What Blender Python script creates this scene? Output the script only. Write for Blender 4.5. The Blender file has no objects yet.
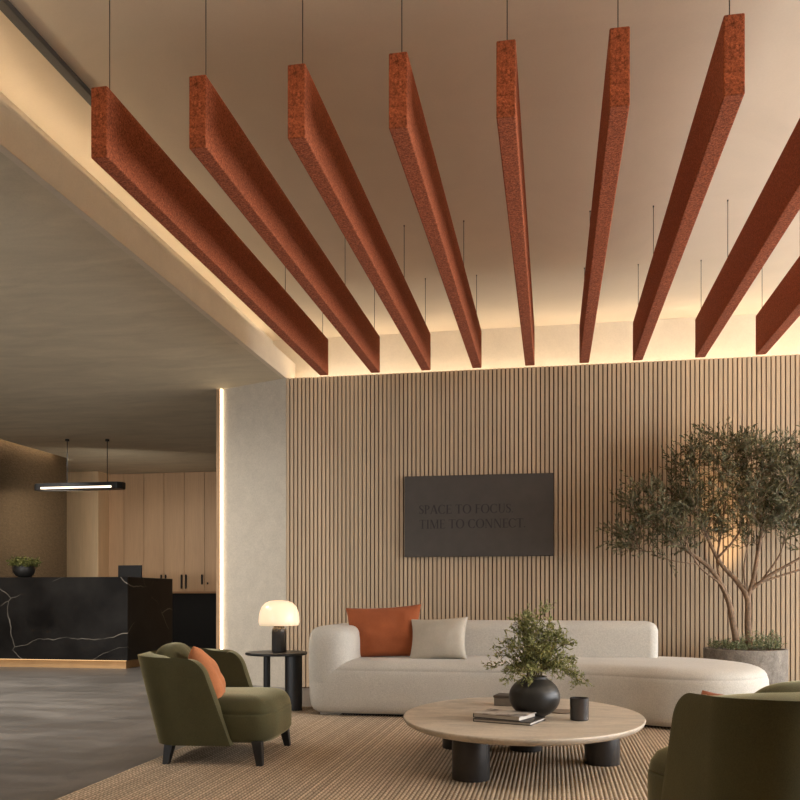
import bpy, bmesh, math, random
from mathutils import Vector, Matrix, noise
SC = bpy.context.scene
COL = SC.collection
PI = math.pi
rng = random.Random(7)

# ------------------------------------------------------------------ helpers
def srgb(r, g, b):
    def f(c):
        c /= 255.0
        return c / 12.92 if c <= .04045 else ((c + .055) / 1.055) ** 2.4
    return (f(r), f(g), f(b), 1.0)

class NT:
    """small node-tree wrapper"""
    def __init__(self, name):
        self.m = bpy.data.materials.new(name); self.m.use_nodes = True
        self.t = self.m.node_tree; self.t.nodes.clear()
        self.out = self.n('ShaderNodeOutputMaterial')
    def n(self, typ, **kw):
        nd = self.t.nodes.new(typ)
        for k, v in kw.items(): setattr(nd, k, v)
        return nd
    def l(self, a, b): self.t.links.new(a, b)
    def coord(self, scale=(1, 1, 1), rot=(0, 0, 0), kind='Object'):
        tc = self.n('ShaderNodeTexCoord'); mp = self.n('ShaderNodeMapping')
        mp.inputs['Scale'].default_value = scale; mp.inputs['Rotation'].default_value = rot
        self.l(tc.outputs[kind], mp.inputs['Vector']); return mp.outputs['Vector']
    def noise(self, vec, scale, detail=4, rough=.55, dist=0):
        nd = self.n('ShaderNodeTexNoise'); self.l(vec, nd.inputs['Vector'])
        nd.inputs['Scale'].default_value = scale; nd.inputs['Detail'].default_value = detail
        nd.inputs['Roughness'].default_value = rough; nd.inputs['Distortion'].default_value = dist
        return nd
    def ramp(self, fac, stops):
        r = self.n('ShaderNodeValToRGB'); self.l(fac, r.inputs['Fac'])
        e = r.color_ramp.elements
        while len(e) < len(stops): e.new(.5)
        for i, (p, c) in enumerate(stops): e[i].position = p; e[i].color = c
        return r.outputs['Color']
    def math(self, op, a, b=None):
        m = self.n('ShaderNodeMath', operation=op)
        for i, x in enumerate((a, b)):
            if x is None: continue
            if isinstance(x, (int, float)): m.inputs[i].default_value = x
            else: self.l(x, m.inputs[i])
        return m.outputs[0]
    def mix(self, fac, a, b, mode='MIX'):
        m = self.n('ShaderNodeMix', data_type='RGBA', blend_type=mode)
        for i, x in ((0, fac), (6, a), (7, b)):
            if isinstance(x, (int, float)): m.inputs[i].default_value = x
            elif isinstance(x, tuple): m.inputs[i].default_value = x
            else: self.l(x, m.inputs[i])
        return m.outputs[2]
    def bsdf(self, color, rough=.6, bump=None, bstr=.3, bdist=.01, metal=0, spec=.5, sheen=0, sub=0, coat=0):
        b = self.n('ShaderNodeBsdfPrincipled')
        if isinstance(color, tuple): b.inputs['Base Color'].default_value = color
        else: self.l(color, b.inputs['Base Color'])
        if isinstance(rough, (int, float)): b.inputs['Roughness'].default_value = rough
        else: self.l(rough, b.inputs['Roughness'])
        b.inputs['Metallic'].default_value = metal
        b.inputs['Specular IOR Level'].default_value = spec
        if sheen: b.inputs['Sheen Weight'].default_value = sheen; b.inputs['Sheen Roughness'].default_value = .38
        if coat: b.inputs['Coat Weight'].default_value = coat
        if bump is not None:
            bp = self.n('ShaderNodeBump'); bp.inputs['Strength'].default_value = bstr; bp.inputs['Distance'].default_value = bdist
            self.l(bump, bp.inputs['Height']); self.l(bp.outputs['Normal'], b.inputs['Normal'])
        self.l(b.outputs['BSDF'], self.out.inputs['Surface']); self.b = b
        return self.m

def shade(c, k): return (c[0]*k, c[1]*k, c[2]*k, 1)

def plain(name, c, rough=.5, metal=0, spec=.5, var=.12, sc=20, bstr=.1):
    t = NT(name); v = t.coord(); nz = t.noise(v, sc)
    col = t.ramp(nz.outputs['Fac'], [(.3, shade(c, 1-var)), (.7, shade(c, 1+var))])
    return t.bsdf(col, rough, nz.outputs['Fac'], bstr, .002, metal, spec)

def fabric(name, c, sc=260, var=.22, sheen=.25, bstr=.5, big=.08, rough=.92, tint=None):
    t = NT(name); v = t.coord()
    n1 = t.noise(v, sc, 2, .7); n2 = t.noise(v, 6, 3)
    k1 = t.ramp(n1.outputs['Fac'], [(.3, shade(c, 1-var)), (.7, shade(c, 1+var))])
    k2 = t.ramp(n2.outputs['Fac'], [(.3, (1-big,)*3+(1,)), (.7, (1+big,)*3+(1,))])
    m = t.bsdf(t.mix(1.0, k1, k2, 'MULTIPLY'), rough, n1.outputs['Fac'], bstr, .003, 0, .2, sheen)
    if tint: t.b.inputs['Sheen Tint'].default_value = tint
    return m

def plaster(name, c, sc=3.0, var=.12, speck=.1, streak=(1, 1, 1), bstr=.25):
    t = NT(name); v = t.coord(streak)
    n1 = t.noise(v, sc, 8, .62, .6); n2 = t.noise(t.coord(), 70, 3, .7)
    a = t.ramp(n1.outputs['Fac'], [(.28, shade(c, 1-var)), (.72, shade(c, 1+var))])
    b = t.ramp(n2.outputs['Fac'], [(.3, (1-speck,)*3+(1,)), (.62, (1, 1, 1, 1))])
    h = t.math('ADD', n1.outputs['Fac'], t.math('MULTIPLY', n2.outputs['Fac'], .35))
    return t.bsdf(t.mix(1.0, a, b, 'MULTIPLY'), .85, h, bstr, .02, 0, .25)

def wood(name, c, axis_scale=(30, 30, .8), var=.2, rough=.55):
    t = NT(name); v = t.coord(axis_scale)
    n = t.noise(v, 2.2, 6, .6, .8); n2 = t.noise(t.coord((1, 1, .15)), 3, 2)
    a = t.ramp(n.outputs['Fac'], [(.25, shade(c, 1-var)), (.75, shade(c, 1+var))])
    b = t.ramp(n2.outputs['Fac'], [(.3, (.9, .9, .9, 1)), (.7, (1.08, 1.08, 1.08, 1))])
    return t.bsdf(t.mix(1.0, a, b, 'MULTIPLY'), rough, n.outputs['Fac'], .12, .003, 0, .35)

def emit(name, c, s):
    t = NT(name); e = t.n('ShaderNodeEmission'); e.inputs['Color'].default_value = c; e.inputs['Strength'].default_value = s
    t.l(e.outputs[0], t.out.inputs['Surface']); return t.m

# ---- mesh helpers
def add_box(bm, x0, x1, y0, y1, z0, z1, mi=0):
    v = [bm.verts.new(p) for p in ((x0,y0,z0),(x1,y0,z0),(x1,y1,z0),(x0,y1,z0),(x0,y0,z1),(x1,y0,z1),(x1,y1,z1),(x0,y1,z1))]
    for f in ((3,2,1,0),(4,5,6,7),(0,1,5,4),(1,2,6,5),(2,3,7,6),(3,0,4,7)):
        bm.faces.new([v[i] for i in f]).material_index = mi
    return v
def add_prism(bm, pts, z0, z1):
    a = [bm.verts.new((x, y, z0)) for x, y in pts]; b = [bm.verts.new((x, y, z1)) for x, y in pts]
    bm.faces.new(a[::-1]); bm.faces.new(b)
    n = len(pts)
    for i in range(n): bm.faces.new((a[i], a[(i+1) % n], b[(i+1) % n], b[i]))
def add_rings(bm, rings, cap0=True, cap1=True, mi=0):
    vs = [[bm.verts.new(p) for p in r] for r in rings]
    n = len(rings[0])
    for a, b in zip(vs, vs[1:]):
        for i in range(n):
            bm.faces.new((a[i], a[(i+1) % n], b[(i+1) % n], b[i])).material_index = mi
    if cap0: bm.faces.new(vs[0][::-1]).material_index = mi
    if cap1: bm.faces.new(vs[-1]).material_index = mi
def add_lathe(bm, prof, cx=0, cy=0, n=40, sx=1, sy=1, cap0=True, cap1=True, mi=0):
    add_rings(bm, [[(cx+sx*r*math.cos(2*PI*i/n), cy+sy*r*math.sin(2*PI*i/n), z) for i in range(n)] for r, z in prof], cap0, cap1, mi)
def add_tube(bm, pts, rad, n=6, mi=0, caps=True):
    pts = [Vector(p) for p in pts]; rings = []; up = Vector((.31, .17, .93))
    for i, p in enumerate(pts):
        d = (pts[min(i+1, len(pts)-1)] - pts[max(i-1, 0)]).normalized()
        if abs(d.dot(up)) > .97: up = Vector((1, 0, 0))
        a = d.cross(up).normalized(); b = d.cross(a)
        r = rad[i] if isinstance(rad, (list, tuple)) else rad
        rings.append([p + a*r*math.cos(2*PI*k/n) + b*r*math.sin(2*PI*k/n) for k in range(n)])
    add_rings(bm, rings, caps, caps, mi)
def add_leaf(bm, p, d, L, W, mi=0, roll=0):
    d = d.normalized(); s = d.cross(Vector((0, 0, 1)))
    if s.length < .05: s = Vector((1, 0, 0))
    s = (Matrix.Rotation(roll, 3, d) @ s.normalized()); u = s.cross(d)
    c = bm.verts.new(p); e = bm.verts.new(p + d*L - u*L*.12)
    m = p + d*L*.45
    a = bm.verts.new(m + s*W*.5 + u*W*.18); b = bm.verts.new(m - s*W*.5 + u*W*.18)
    for f in ((c, a, e), (c, e, b)):
        fc = bm.faces.new(f); fc.material_index = mi; fc.smooth = True

def obj(name, bm, mats, parent=None, smooth=False, bevel=None, subsurf=0, loc=(0, 0, 0), recalc=True):
    if recalc: bmesh.ops.recalc_face_normals(bm, faces=bm.faces[:])
    me = bpy.data.meshes.new(name); bm.to_mesh(me); bm.free()
    if not isinstance(mats, (list, tuple)): mats = [mats]
    for m in mats: me.materials.append(m)
    if smooth:
        for p in me.polygons: p.use_smooth = True
    o = bpy.data.objects.new(name, me); COL.objects.link(o)
    o.location = loc
    if parent: o.parent = parent
    if bevel:
        b = o.modifiers.new('bevel', 'BEVEL'); b.width = bevel[0]; b.segments = bevel[1]; b.limit_method = 'ANGLE'; b.angle_limit = math.radians(35)
        b.harden_normals = False
    if subsurf:
        s = o.modifiers.new('sub', 'SUBSURF'); s.levels = subsurf; s.render_levels = subsurf
    return o
def tag(o, label, cat, group=None):
    o['label'] = label; o['category'] = cat
    if group: o['group'] = group
    return o
def thing(name, label, cat, loc=(0, 0, 0), rotz=0, group=None):
    o = bpy.data.objects.new(name, None); COL.objects.link(o); o.location = loc; o.rotation_euler = (0, 0, rotz)
    o.empty_display_size = .1
    return tag(o, label, cat, group)
def struct(name, bm, m, parent=None, **kw):
    o = obj(name, bm, m, parent, **kw)
    if not parent: o['kind'] = 'structure'
    return o
def copy_tree(o, parent=None):
    c = o.copy(); COL.objects.link(c)
    if parent: c.parent = parent
    for ch in list(o.children): copy_tree(ch, c)
    return c
def BM(): return bmesh.new()
def box_bm(*a):
    bm = BM(); add_box(bm, *a); return bm

# ------------------------------------------------------------------ materials
M = {}
M['ceil'] = plaster('ceiling_paint', srgb(228, 212, 188), 1.2, .05, .03, bstr=.06)
M['soffit'] = plaster('limewash', srgb(206, 194, 170), 2.2, .13, .06, (.6, 1.8, 1), .2)
M['cove'] = plaster('cream_plaster', srgb(220, 207, 186), 2.5, .06, .06)
M['column'] = plaster('grey_stucco', srgb(204, 194, 178), 7, .07, .16, bstr=.35)
M['rough'] = plaster('brown_stucco', srgb(98, 80, 58), 14, .22, .3, (1, 1, 2.2), .6)
M['slat'] = wood('oak_slat', srgb(190, 166, 137), (40, 8, .9), .10)
M['slatback'] = plain('slat_backing', srgb(98, 76, 56), .9)
M['cab'] = wood('oak_veneer', srgb(184, 150, 116), (50, 50, .8), .14)
M['plinth'] = wood('light_oak', srgb(205, 165, 118), (.8, 30, 30), .12)
M['black'] = plain('black_lacquer', srgb(30, 28, 27), .45)
M['blackmetal'] = plain('black_metal', srgb(34, 32, 31), .38, .3)
M['legmetal'] = plain('graphite_metal', srgb(58, 54, 51), .42, .2)
M['bronze'] = plain('dark_bronze', srgb(70, 56, 44), .4, .6)
M['wire'] = plain('steel_wire', srgb(70, 62, 54), .5, .6)
M['sofa'] = fabric('oatmeal_weave', srgb(197, 192, 182), 120, .13, .12, .5, .03)
M['olive'] = fabric('olive_velvet', srgb(74, 70, 46), 220, .16, 1.0, .2, .09, tint=srgb(206, 198, 160))
M['orange'] = fabric('rust_linen', srgb(154, 85, 52), 220, .16, .12, .35)
M['peach'] = fabric('apricot_linen', srgb(196, 126, 84), 220, .12, .12, .35)
M['grey'] = fabric('stone_linen', srgb(184, 175, 160), 260, .16, .1, .4)
M['felt'] = None
t = NT('rust_felt'); v = t.coord(); n1 = t.noise(v, 95, 3, .78); n2 = t.noise(v, 26, 3, .7); c = srgb(164, 90, 60)
k = t.ramp(n1.outputs['Fac'], [(.3, shade(c, .34)), (.5, c), (.72, shade(c, 1.85))])
k2 = t.ramp(n2.outputs['Fac'], [(.3, (.8, .8, .8, 1)), (.7, (1.15, 1.15, 1.15, 1))])
M['felt'] = t.bsdf(t.mix(1.0, k, k2, 'MULTIPLY'), .95, n1.outputs['Fac'], .8, .008, 0, .1, .04)
# black marble with broken white veins
t = NT('black_marble'); v = t.coord()
dn = t.noise(v, 1.1, 3, .5)
vm = t.n('ShaderNodeVectorMath', operation='MULTIPLY_ADD'); t.l(dn.outputs['Color'], vm.inputs[0]); vm.inputs[1].default_value = (.45, .45, .45); t.l(v, vm.inputs[2])
mp = t.n('ShaderNodeMapping'); mp.inputs['Rotation'].default_value = (.2, .5, .35); mp.inputs['Scale'].default_value = (.8, 1.1, 1.5); t.l(vm.outputs[0], mp.inputs['Vector'])
vo = t.n('ShaderNodeTexVoronoi', feature='DISTANCE_TO_EDGE'); vo.inputs['Scale'].default_value = .75; t.l(mp.outputs[0], vo.inputs['Vector'])
vein = t.ramp(vo.outputs['Distance'], [(0, (1, 1, 1, 1)), (.0025, (.4, .4, .4, 1)), (.007, (0, 0, 0, 1))])
br = t.ramp(t.noise(v, 1.7, 3).outputs['Fac'], [(.40, (0, 0, 0, 1)), (.58, (1, 1, 1, 1))])
cl = t.ramp(t.noise(v, 2.2, 5).outputs['Fac'], [(.35, srgb(16, 15, 15)), (.75, srgb(46, 44, 42))])
M['marble'] = t.bsdf(t.mix(t.math('MULTIPLY', vein, br), cl, srgb(176, 166, 152)), .28, None, spec=.5)
# floor: large dark stone tiles
t = NT('stone_tile'); v = t.coord()
bk = t.n('ShaderNodeTexBrick'); t.l(v, bk.inputs['Vector']); bk.offset = .5
bk.inputs['Scale'].default_value = 1; bk.inputs['Brick Width'].default_value = 1.6; bk.inputs['Row Height'].default_value = .8
bk.inputs['Mortar Size'].default_value = .004; bk.inputs['Mortar Smooth'].default_value = .3
bk.inputs['Color1'].default_value = (1, 1, 1, 1); bk.inputs['Color2'].default_value = (.82, .82, .82, 1); bk.inputs['Mortar'].default_value = (.62, .62, .62, 1)
n1 = t.noise(t.coord((1, 2.2, 1), (0, 0, .5)), 1.3, 8, .62, 1.0); n3 = t.noise(v, 30, 4)
c = srgb(130, 124, 118)
a = t.ramp(n1.outputs['Fac'], [(.28, shade(c, .66)), (.55, c), (.78, shade(c, 1.45))])
wv = t.ramp(t.noise(t.coord((1, .5, 1), (0, 0, .9)), .9, 6, .6, 1.5).outputs['Fac'], [(.488, (0, 0, 0, 1)), (.5, (.35, .35, .35, 1)), (.512, (0, 0, 0, 1))])
a = t.mix(t.math('MULTIPLY', wv, br if False else .35), a, srgb(180, 172, 162))
rg = t.ramp(n1.outputs['Fac'], [(.3, (.30, .30, .30, 1)), (.7, (.48, .48, .48, 1))])
M['floor'] = t.bsdf(t.mix(1.0, a, bk.outputs['Color'], 'MULTIPLY'), rg, bk.outputs['Fac'], -.2, .004, 0, .5)
# jute rug: twisted cords along Y
t = NT('jute'); v = t.coord()
sx = t.n('ShaderNodeSeparateXYZ'); t.l(v, sx.inputs[0])
cid = t.math('FLOOR', t.math('DIVIDE', sx.outputs['X'], .023))
wn = t.n('ShaderNodeTexWhiteNoise', noise_dimensions='1D'); t.l(cid, wn.inputs['W'])
fx = t.math('FRACT', t.math('DIVIDE', sx.outputs['X'], .023))
tw = t.math('FRACT', t.math('ADD', t.math('ADD', t.math('MULTIPLY', sx.outputs['Y'], 26.0), t.math('MULTIPLY', fx, .9)), wn.outputs['Value']))
n1 = t.noise(v, 90, 3, .7); n2 = t.noise(v, 1.4, 4)
c = srgb(197, 178, 155)
k = t.ramp(tw, [(0, shade(c, .68)), (.22, shade(c, .98)), (.6, shade(c, 1.15)), (1, shade(c, .8))])
k2 = t.ramp(n1.outputs['Fac'], [(.3, (.62, .6, .58, 1)), (.7, (1.3, 1.3, 1.3, 1))])
k3 = t.ramp(wn.outputs['Value'], [(0, (.84, .84, .84, 1)), (1, (1.12, 1.12, 1.12, 1))])
kk = t.mix(1.0, t.mix(1.0, k, k2, 'MULTIPLY'), k3, 'MULTIPLY')
gp = t.ramp(t.math('ABSOLUTE', t.math('SUBTRACT', fx, .5)), [(.16, (1.12, 1.12, 1.12, 1)), (.30, (.85, .84, .82, 1)), (.5, (.34, .32, .3, 1))])  # shade in the gaps between cords, put into the colour
kk = t.mix(1.0, kk, gp, 'MULTIPLY')
M['rug'] = t.bsdf(kk, .95, tw, .5, .006, 0, .1)
# travertine
t = NT('travertine'); v = t.coord((1.2, 3.5, 3), (0, 0, .3)); n1 = t.noise(v, 2.2, 8, .62, .8); n2 = t.noise(t.coord(), 40, 4, .7)
c = srgb(208, 194, 175)
a = t.ramp(n1.outputs['Fac'], [(.3, shade(c, .66)), (.5, shade(c, .95)), (.7, shade(c, 1.15))])
b = t.ramp(n2.outputs['Fac'], [(.32, (.84, .82, .8, 1)), (.48, (1, 1, 1, 1))])
M['trav'] = t.bsdf(t.mix(1.0, a, b, 'MULTIPLY'), .42, n2.outputs['Fac'], .05, .003, 0, .45)
M['vase'] = plain('black_ceramic', srgb(42, 40, 38), .42, 0, .5, .1, 40, .05)
M['concrete'] = plaster('pitted_concrete', srgb(138, 130, 120), 9, .34, .35, bstr=.3)
M['soil'] = plain('soil', srgb(58, 44, 33), .95, var=.4, sc=60, bstr=.8)
M['bark'] = plain('olive_bark', srgb(128, 104, 82), .85, var=.3, sc=40, bstr=.5)
def leafmat(name, c, c2):
    t = NT(name); g = t.n('ShaderNodeNewGeometry')
    col = t.ramp(g.outputs['Random Per Island'], [(0, c), (1, c2)])
    m = t.bsdf(col, .5, None, spec=.4)
    t.b.inputs['Transmission Weight'].default_value = 0
    tr = t.n('ShaderNodeBsdfTranslucent'); t.l(col, tr.inputs['Color'])
    mx = t.n('ShaderNodeMixShader'); mx.inputs[0].default_value = .25
    t.l(t.b.outputs[0], mx.inputs[1]); t.l(tr.outputs[0], mx.inputs[2]); t.l(mx.outputs[0], t.out.inputs['Surface'])
    return m
M['leaf'] = leafmat('olive_leaf', srgb(70, 72, 50), srgb(138, 134, 100))
M['herb'] = leafmat('sprig_leaf', srgb(104, 110, 60), srgb(174, 172, 112))
M['ground'] = leafmat('ground_leaf', srgb(88, 100, 66), srgb(150, 156, 116))
M['desk_leaf'] = leafmat('succulent_leaf', srgb(96, 104, 50), srgb(150, 148, 82))
M['stem'] = plain('green_stem', srgb(96, 88, 56), .7)
M['sign'] = plain('charcoal_board', srgb(70, 64, 58), .7, var=.08, sc=8)
M['letter'] = plain('dark_letter', srgb(30, 26, 23), .6)
M['paper'] = plain('paper', srgb(212, 204, 192), .7, var=.05)
t = NT('cover_photo'); v = t.coord(); n1 = t.noise(v, 9, 3, .5, .5)
M['cover'] = t.bsdf(t.ramp(n1.outputs['Fac'], [(.40, srgb(206, 198, 188)), (.52, srgb(190, 180, 170)), (.58, srgb(120, 106, 96)), (.7, srgb(80, 66, 58))]), .35)
M['bookdark'] = plain('dark_cover', srgb(64, 58, 54), .45)
M['glass'] = None
t = NT('window_glass'); tr = t.n('ShaderNodeBsdfTransparent'); gl = t.n('ShaderNodeBsdfGlossy'); gl.inputs['Roughness'].default_value = .02
mx = t.n('ShaderNodeMixShader'); mx.inputs[0].default_value = .04
t.l(tr.outputs[0], mx.inputs[1]); t.l(gl.outputs[0], mx.inputs[2]); t.l(mx.outputs[0], t.out.inputs['Surface']); M['glass'] = t.m
M['led'] = emit('warm_led', srgb(255, 236, 210), 15.0)
M['ledfill'] = emit('window_fill_led', srgb(255, 240, 220), 210.0)  # glow of the unseen strip added on the window side
M['ledcol'] = emit('column_led', srgb(255, 226, 188), 6.0)
M['ledpend'] = emit('pendant_led', srgb(255, 232, 204), 3.0)
# opal glass shade lit from inside
t = NT('opal_glass'); e = t.n('ShaderNodeEmission'); lw = t.n('ShaderNodeLayerWeight'); lw.inputs['Blend'].default_value = .35
e.inputs['Color'].default_value = srgb(255, 218, 172); e.inputs['Strength'].default_value = .55
d = t.n('ShaderNodeBsdfPrincipled'); d.inputs['Base Color'].default_value = srgb(240, 225, 200); d.inputs['Roughness'].default_value = .3
ad = t.n('ShaderNodeAddShader'); t.l(e.outputs[0], ad.inputs[0]); t.l(d.outputs[0], ad.inputs[1]); t.l(ad.outputs[0], t.out.inputs['Surface'])
M['opal'] = t.m
M['lampshade_e'] = e

# ------------------------------------------------------------------ setting
ZS, ZC, XS, YW = 3.376, 3.90, -2.854, 8.90
struct('floor', box_bm(-11, 6, -4, 17, -.1, 0), M['floor'])
struct('ceiling', box_bm(-3.12, 6, -4, 9.4, ZC, ZC+.1), M['ceil'])
# lowered plaster ceiling over the reception side; its edge carries a raised lip with a light slot behind it
bm = BM(); add_box(bm, -8.22, XS-.05, -4, 16.2, ZS, 3.62)
struct('ceiling_soffit', bm, M['soffit'])
bm = BM(); add_box(bm, XS-.05, XS, -4, 9.25, ZS, 3.62); struct('trim_1', bm, M['cove'])
struct('trim_2', box_bm(-3.16, -3.12, -4, 9.4, 3.62, ZC+.1), M['cove'])
struct('trim_3', box_bm(-8.6, -8.22, -4, 13.62, 3.50, 3.6), M['soffit'])
# slatted feature wall
bm = BM(); add_box(bm, XS, 6, YW+.025, YW+.04, .0, 3.372)
x = XS; P = .0449
while x < 5.95:
    add_box(bm, x+.004, x+.0365, YW, YW+.022, .012, 3.372, 1); x += P
struct('wall_back', bm, [M['slatback'], M['slat']])
bm = BM(); add_box(bm, -3.2, 6, 9.25, 9.4, 3.38, ZC+.1); add_box(bm, XS+.002, 6, YW+.30, 9.4, 0, 3.36); add_box(bm, XS+.002, 6, YW+.04, YW+.30, 3.32, 3.36)
struct('wall_back_upper', bm, M['cove'])
tag(obj('cove_light', box_bm(XS+.02, 5.9, 9.10, 9.13, 3.36, 3.375), M['led']), 'warm light strip glowing along the top of the slatted wall', 'light strip')
# stucco return beside the slats, turned a little towards the reception
bm = BM(); add_prism(bm, [(XS, YW), (XS, YW+.6), (-3.7, YW+.9), (-3.755, YW+.38), (-3.72, YW+.355)], 0, ZS)
struct('wall_return', bm, M['column'])
U, Nn = Vector((.925, -.379)), Vector((-.379, -.925)); O_ = Vector((-3.72, 9.255))
Q = lambda a, b: tuple(O_ + U*a + Nn*b)
bm = BM(); add_prism(bm, [Q(-.020, -.03), Q(-.020, .026), Q(-.004, .026), Q(-.004, -.03)], .03, ZS-.002)
tag(obj('column_light', bm, M['ledcol']), 'tall vertical light strip on the left edge of the stucco wall', 'light strip')
bm = BM(); add_prism(bm, [Q(-.022, .03), Q(-.078, .03), Q(-.078, -.4), Q(-.022, -.4)], 0, ZS)
struct('trim_4', bm, M['cab'])
# reception side walls
struct('wall_left', box_bm(-8.56, -8.36, -4, 13.62, 0, 3.62), M['rough'])
struct('wall_left_far', box_bm(-10.6, -10.4, 13.4, 16.2, 0, 3.62), M['rough'])
struct('wall_left_return', box_bm(-10.6, -8.56, 13.4, 13.62, 0, 3.62), M['rough'])
struct('ceiling_far', box_bm(-10.6, -8.22, 13.62, 16.2, ZS, 3.62), M['soffit'])
struct('wall_far', box_bm(-10.6, -2.6, 16.0, 16.2, 0, 3.62), M['cab'])
struct('wall_reception', box_bm(-3.0, -2.8, 9.55, 16.0, 0, ZS), M['column'])
tag(obj('slot_light', box_bm(-8.24, -8.22, -2, 13.2, 3.46, 3.48), M['led']), 'warm light strip in the slot above the brown stucco wall', 'light strip')
tag(obj('lip_light', box_bm(-3.1, -3.085, -2, 8.9, 3.625, 3.637), emit('soft_led', srgb(255, 238, 214), 13.0)), 'warm light strip tucked behind the raised edge of the lowered ceiling', 'light strip')
# unseen lowered ceilings, lip and strips, added to light the ceiling evenly
struct('ceiling_added_entrance', box_bm(XS, 6, -4, 2.0, ZS, 3.62), M['soffit'])
struct('trim_added_lip', box_bm(XS, 5.0, 2.0, 2.05, ZS, 3.66), M['cove'])
struct('ceiling_added_window_side', box_bm(5.0, 6, 2.0, 9.25, ZS, 3.62), M['soffit'])
tag(obj('entrance_fill_light', box_bm(XS+.1, 4.9, 1.93, 1.96, 3.62, 3.635), emit('entrance_fill_led', srgb(255, 240, 220), 42.0)), 'added fill light strip out of view at the entrance side, brightening the ceiling', 'light strip')
tag(obj('window_cove_light', box_bm(5.06, 5.09, 2.1, 9.1, 3.62, 3.635), M['ledfill']), 'added fill light strip out of view along the windows, brightening the ceiling', 'light strip')
struct('wall_light_block', box_bm(-3.0, -2.86, -4, 2.9, 0, ZS), M['column'])  # added out of view to keep front-left light off the baffles and lounge
# front wall behind the viewer and the window wall on the right
struct('wall_front', box_bm(-8.6, 6, -4.2, -4, 0, 4.0), M['rough'])
bm = BM()
add_box(bm, 5.8, 6, -4, 9.4, 3.3, 4.0); add_box(bm, 5.8, 6, -4, 9.4, 0, .12)
for a, b in ((-4, 1.0), (3.6, 3.8), (6.2, 6.4), (8.75, 9.4)): add_box(bm, 5.8, 6, a, b, .12, 3.3)
struct('wall_right', bm, M['cove'])
for i, (a, b) in enumerate(((1.0, 3.6), (3.8, 6.2), (6.4, 8.75))):
    bm = BM()
    for q in ((a, a+.05, .12, 3.3), (b-.05, b, .12, 3.3), (a, b, .12, .17), (a, b, 3.25, 3.3), ((a+b)/2-.025, (a+b)/2+.025, .12, 3.3)):
        add_box(bm, 5.87, 5.93, q[0], q[1], q[2], q[3])
    w = struct('window_%d' % (i+1), bm, M['blackmetal'])
    obj('pane', box_bm(5.898, 5.902, a+.05, b-.05, .17, 3.25), M['glass'], w)
# pilaster of oak boards beside the cabinets, wood colour lightened to look lit
bm = BM()
for k in range(3): add_box(bm, -9.60+k*.37, -9.60+k*.37+.366, 14.9, 15.5, 0, ZS)
struct('trim_5', bm, wood('oak_painted_lit', srgb(224, 194, 156), (50, 50, .8), .12))

# ------------------------------------------------------------------ ceiling baffles
BX = [-2.148, -1.655, -1.180, -.713, -.238, .240, 0.700, 1.225, 1.722]
ordn = ['leftmost rust felt ceiling baffle, hung closest to the lowered plaster ceiling', 'second rust felt ceiling baffle from the left',
        'third rust felt ceiling baffle from the left', 'fourth rust felt ceiling baffle from the left', 'narrow-looking rust felt ceiling baffle seen almost end-on, fifth from the left',
        'sixth rust felt ceiling baffle from the left, leaning slightly right towards the viewer', 'rust felt ceiling baffle whose front end touches the upper right, third from the right',
        'second rust felt ceiling baffle from the right, its front end cut by the picture edge', 'rightmost rust felt ceiling baffle, only its far end in the picture']
bm = BM(); add_box(bm, 0, .084, 3.70, 7.73, 3.071, 3.407)
b0 = obj('ceiling_baffle', bm, M['felt'], bevel=(.006, 2)); b0.location = (BX[0], 0, 0)
tag(b0, ordn[0], 'ceiling baffle', 'hanging felt baffles')
for y in (3.80, 6.55, 7.68):
    bm = BM(); add_tube(bm, [(.042, y, 3.39), (.042, y, ZC)], .0024, 6); add_lathe(bm, [(.008, 3.405), (.008, 3.413)], .042, y, 10); add_lathe(bm, [(.005, ZC-.01), (.005, ZC)], .042, y, 10)
    obj('suspension_wire', bm, M['wire'], b0)
for i in range(1, 9):
    c = copy_tree(b0); c.location = (BX[i], 0, 0); c['label'] = ordn[i]
# lighting track on the ceiling, left
tr = thing('ceiling_track', 'dark grey lighting track on the ceiling, running behind the leftmost baffle', 'track', (-2.63, 0, ZC))
obj('rail', box_bm(-.03, .03, -2.0, 7.6, -.035, 0), plain('anthracite', srgb(66, 62, 56), .5), tr, bevel=(.004, 1))

# ------------------------------------------------------------------ sign with serif lettering
sg = thing('wall_sign', 'charcoal wall sign with dark serif lettering on the slatted wall', 'sign', (0, 0, 0))
SX0, SX1, SZ0, SZ1, SY = -1.535, .016, 1.412, 2.262, YW-.055
obj('board', box_bm(SX0, SX1, SY, YW, SZ0, SZ1), M['sign'], sg, bevel=(.004, 2))
TK, TN, SF = .125, .045, .035
def g_arc(cx, cy, rx, ry, a0, a1, thick, thin, n=28):
    q = []
    for i in range(n+1):
        a = math.radians(a0 + (a1-a0)*i/n); w = thin + (thick-thin)*abs(math.cos(a))**1.6
        q.append(((cx+(rx)*math.cos(a), cy+ry*math.sin(a)), (cx+(rx-w)*math.cos(a), cy+(ry-w)*math.sin(a))))
    return [[q[i][0], q[i+1][0], q[i+1][1], q[i][1]] for i in range(n)]
def g_rect(x0, x1, y0, y1): return [[(x0, y0), (x1, y0), (x1, y1), (x0, y1)]]
def g_stem(x, w=TK, y0=0, y1=1, top=True, bot=True):
    r = g_rect(x, x+w, y0, y1)
    if bot: r += g_rect(x-.07, x+w+.07, y0, y0+SF)
    if top: r += g_rect(x-.07, x+w+.07, y1-SF, y1)
    return r
def g_diag(x0, x1, w, y0=0, y1=1): return [[(x0, y0), (x0+w, y0), (x1+w, y1), (x1, y1)]]
def g_bar(x0, x1, y, ser=.09): return g_rect(x0, x1, y, y+TN) + ([[(x1-.03, y-ser*.6), (x1, y-ser*.9), (x1, y+ser+.02), (x1-.03, y+ser)]] if ser else [])
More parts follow.
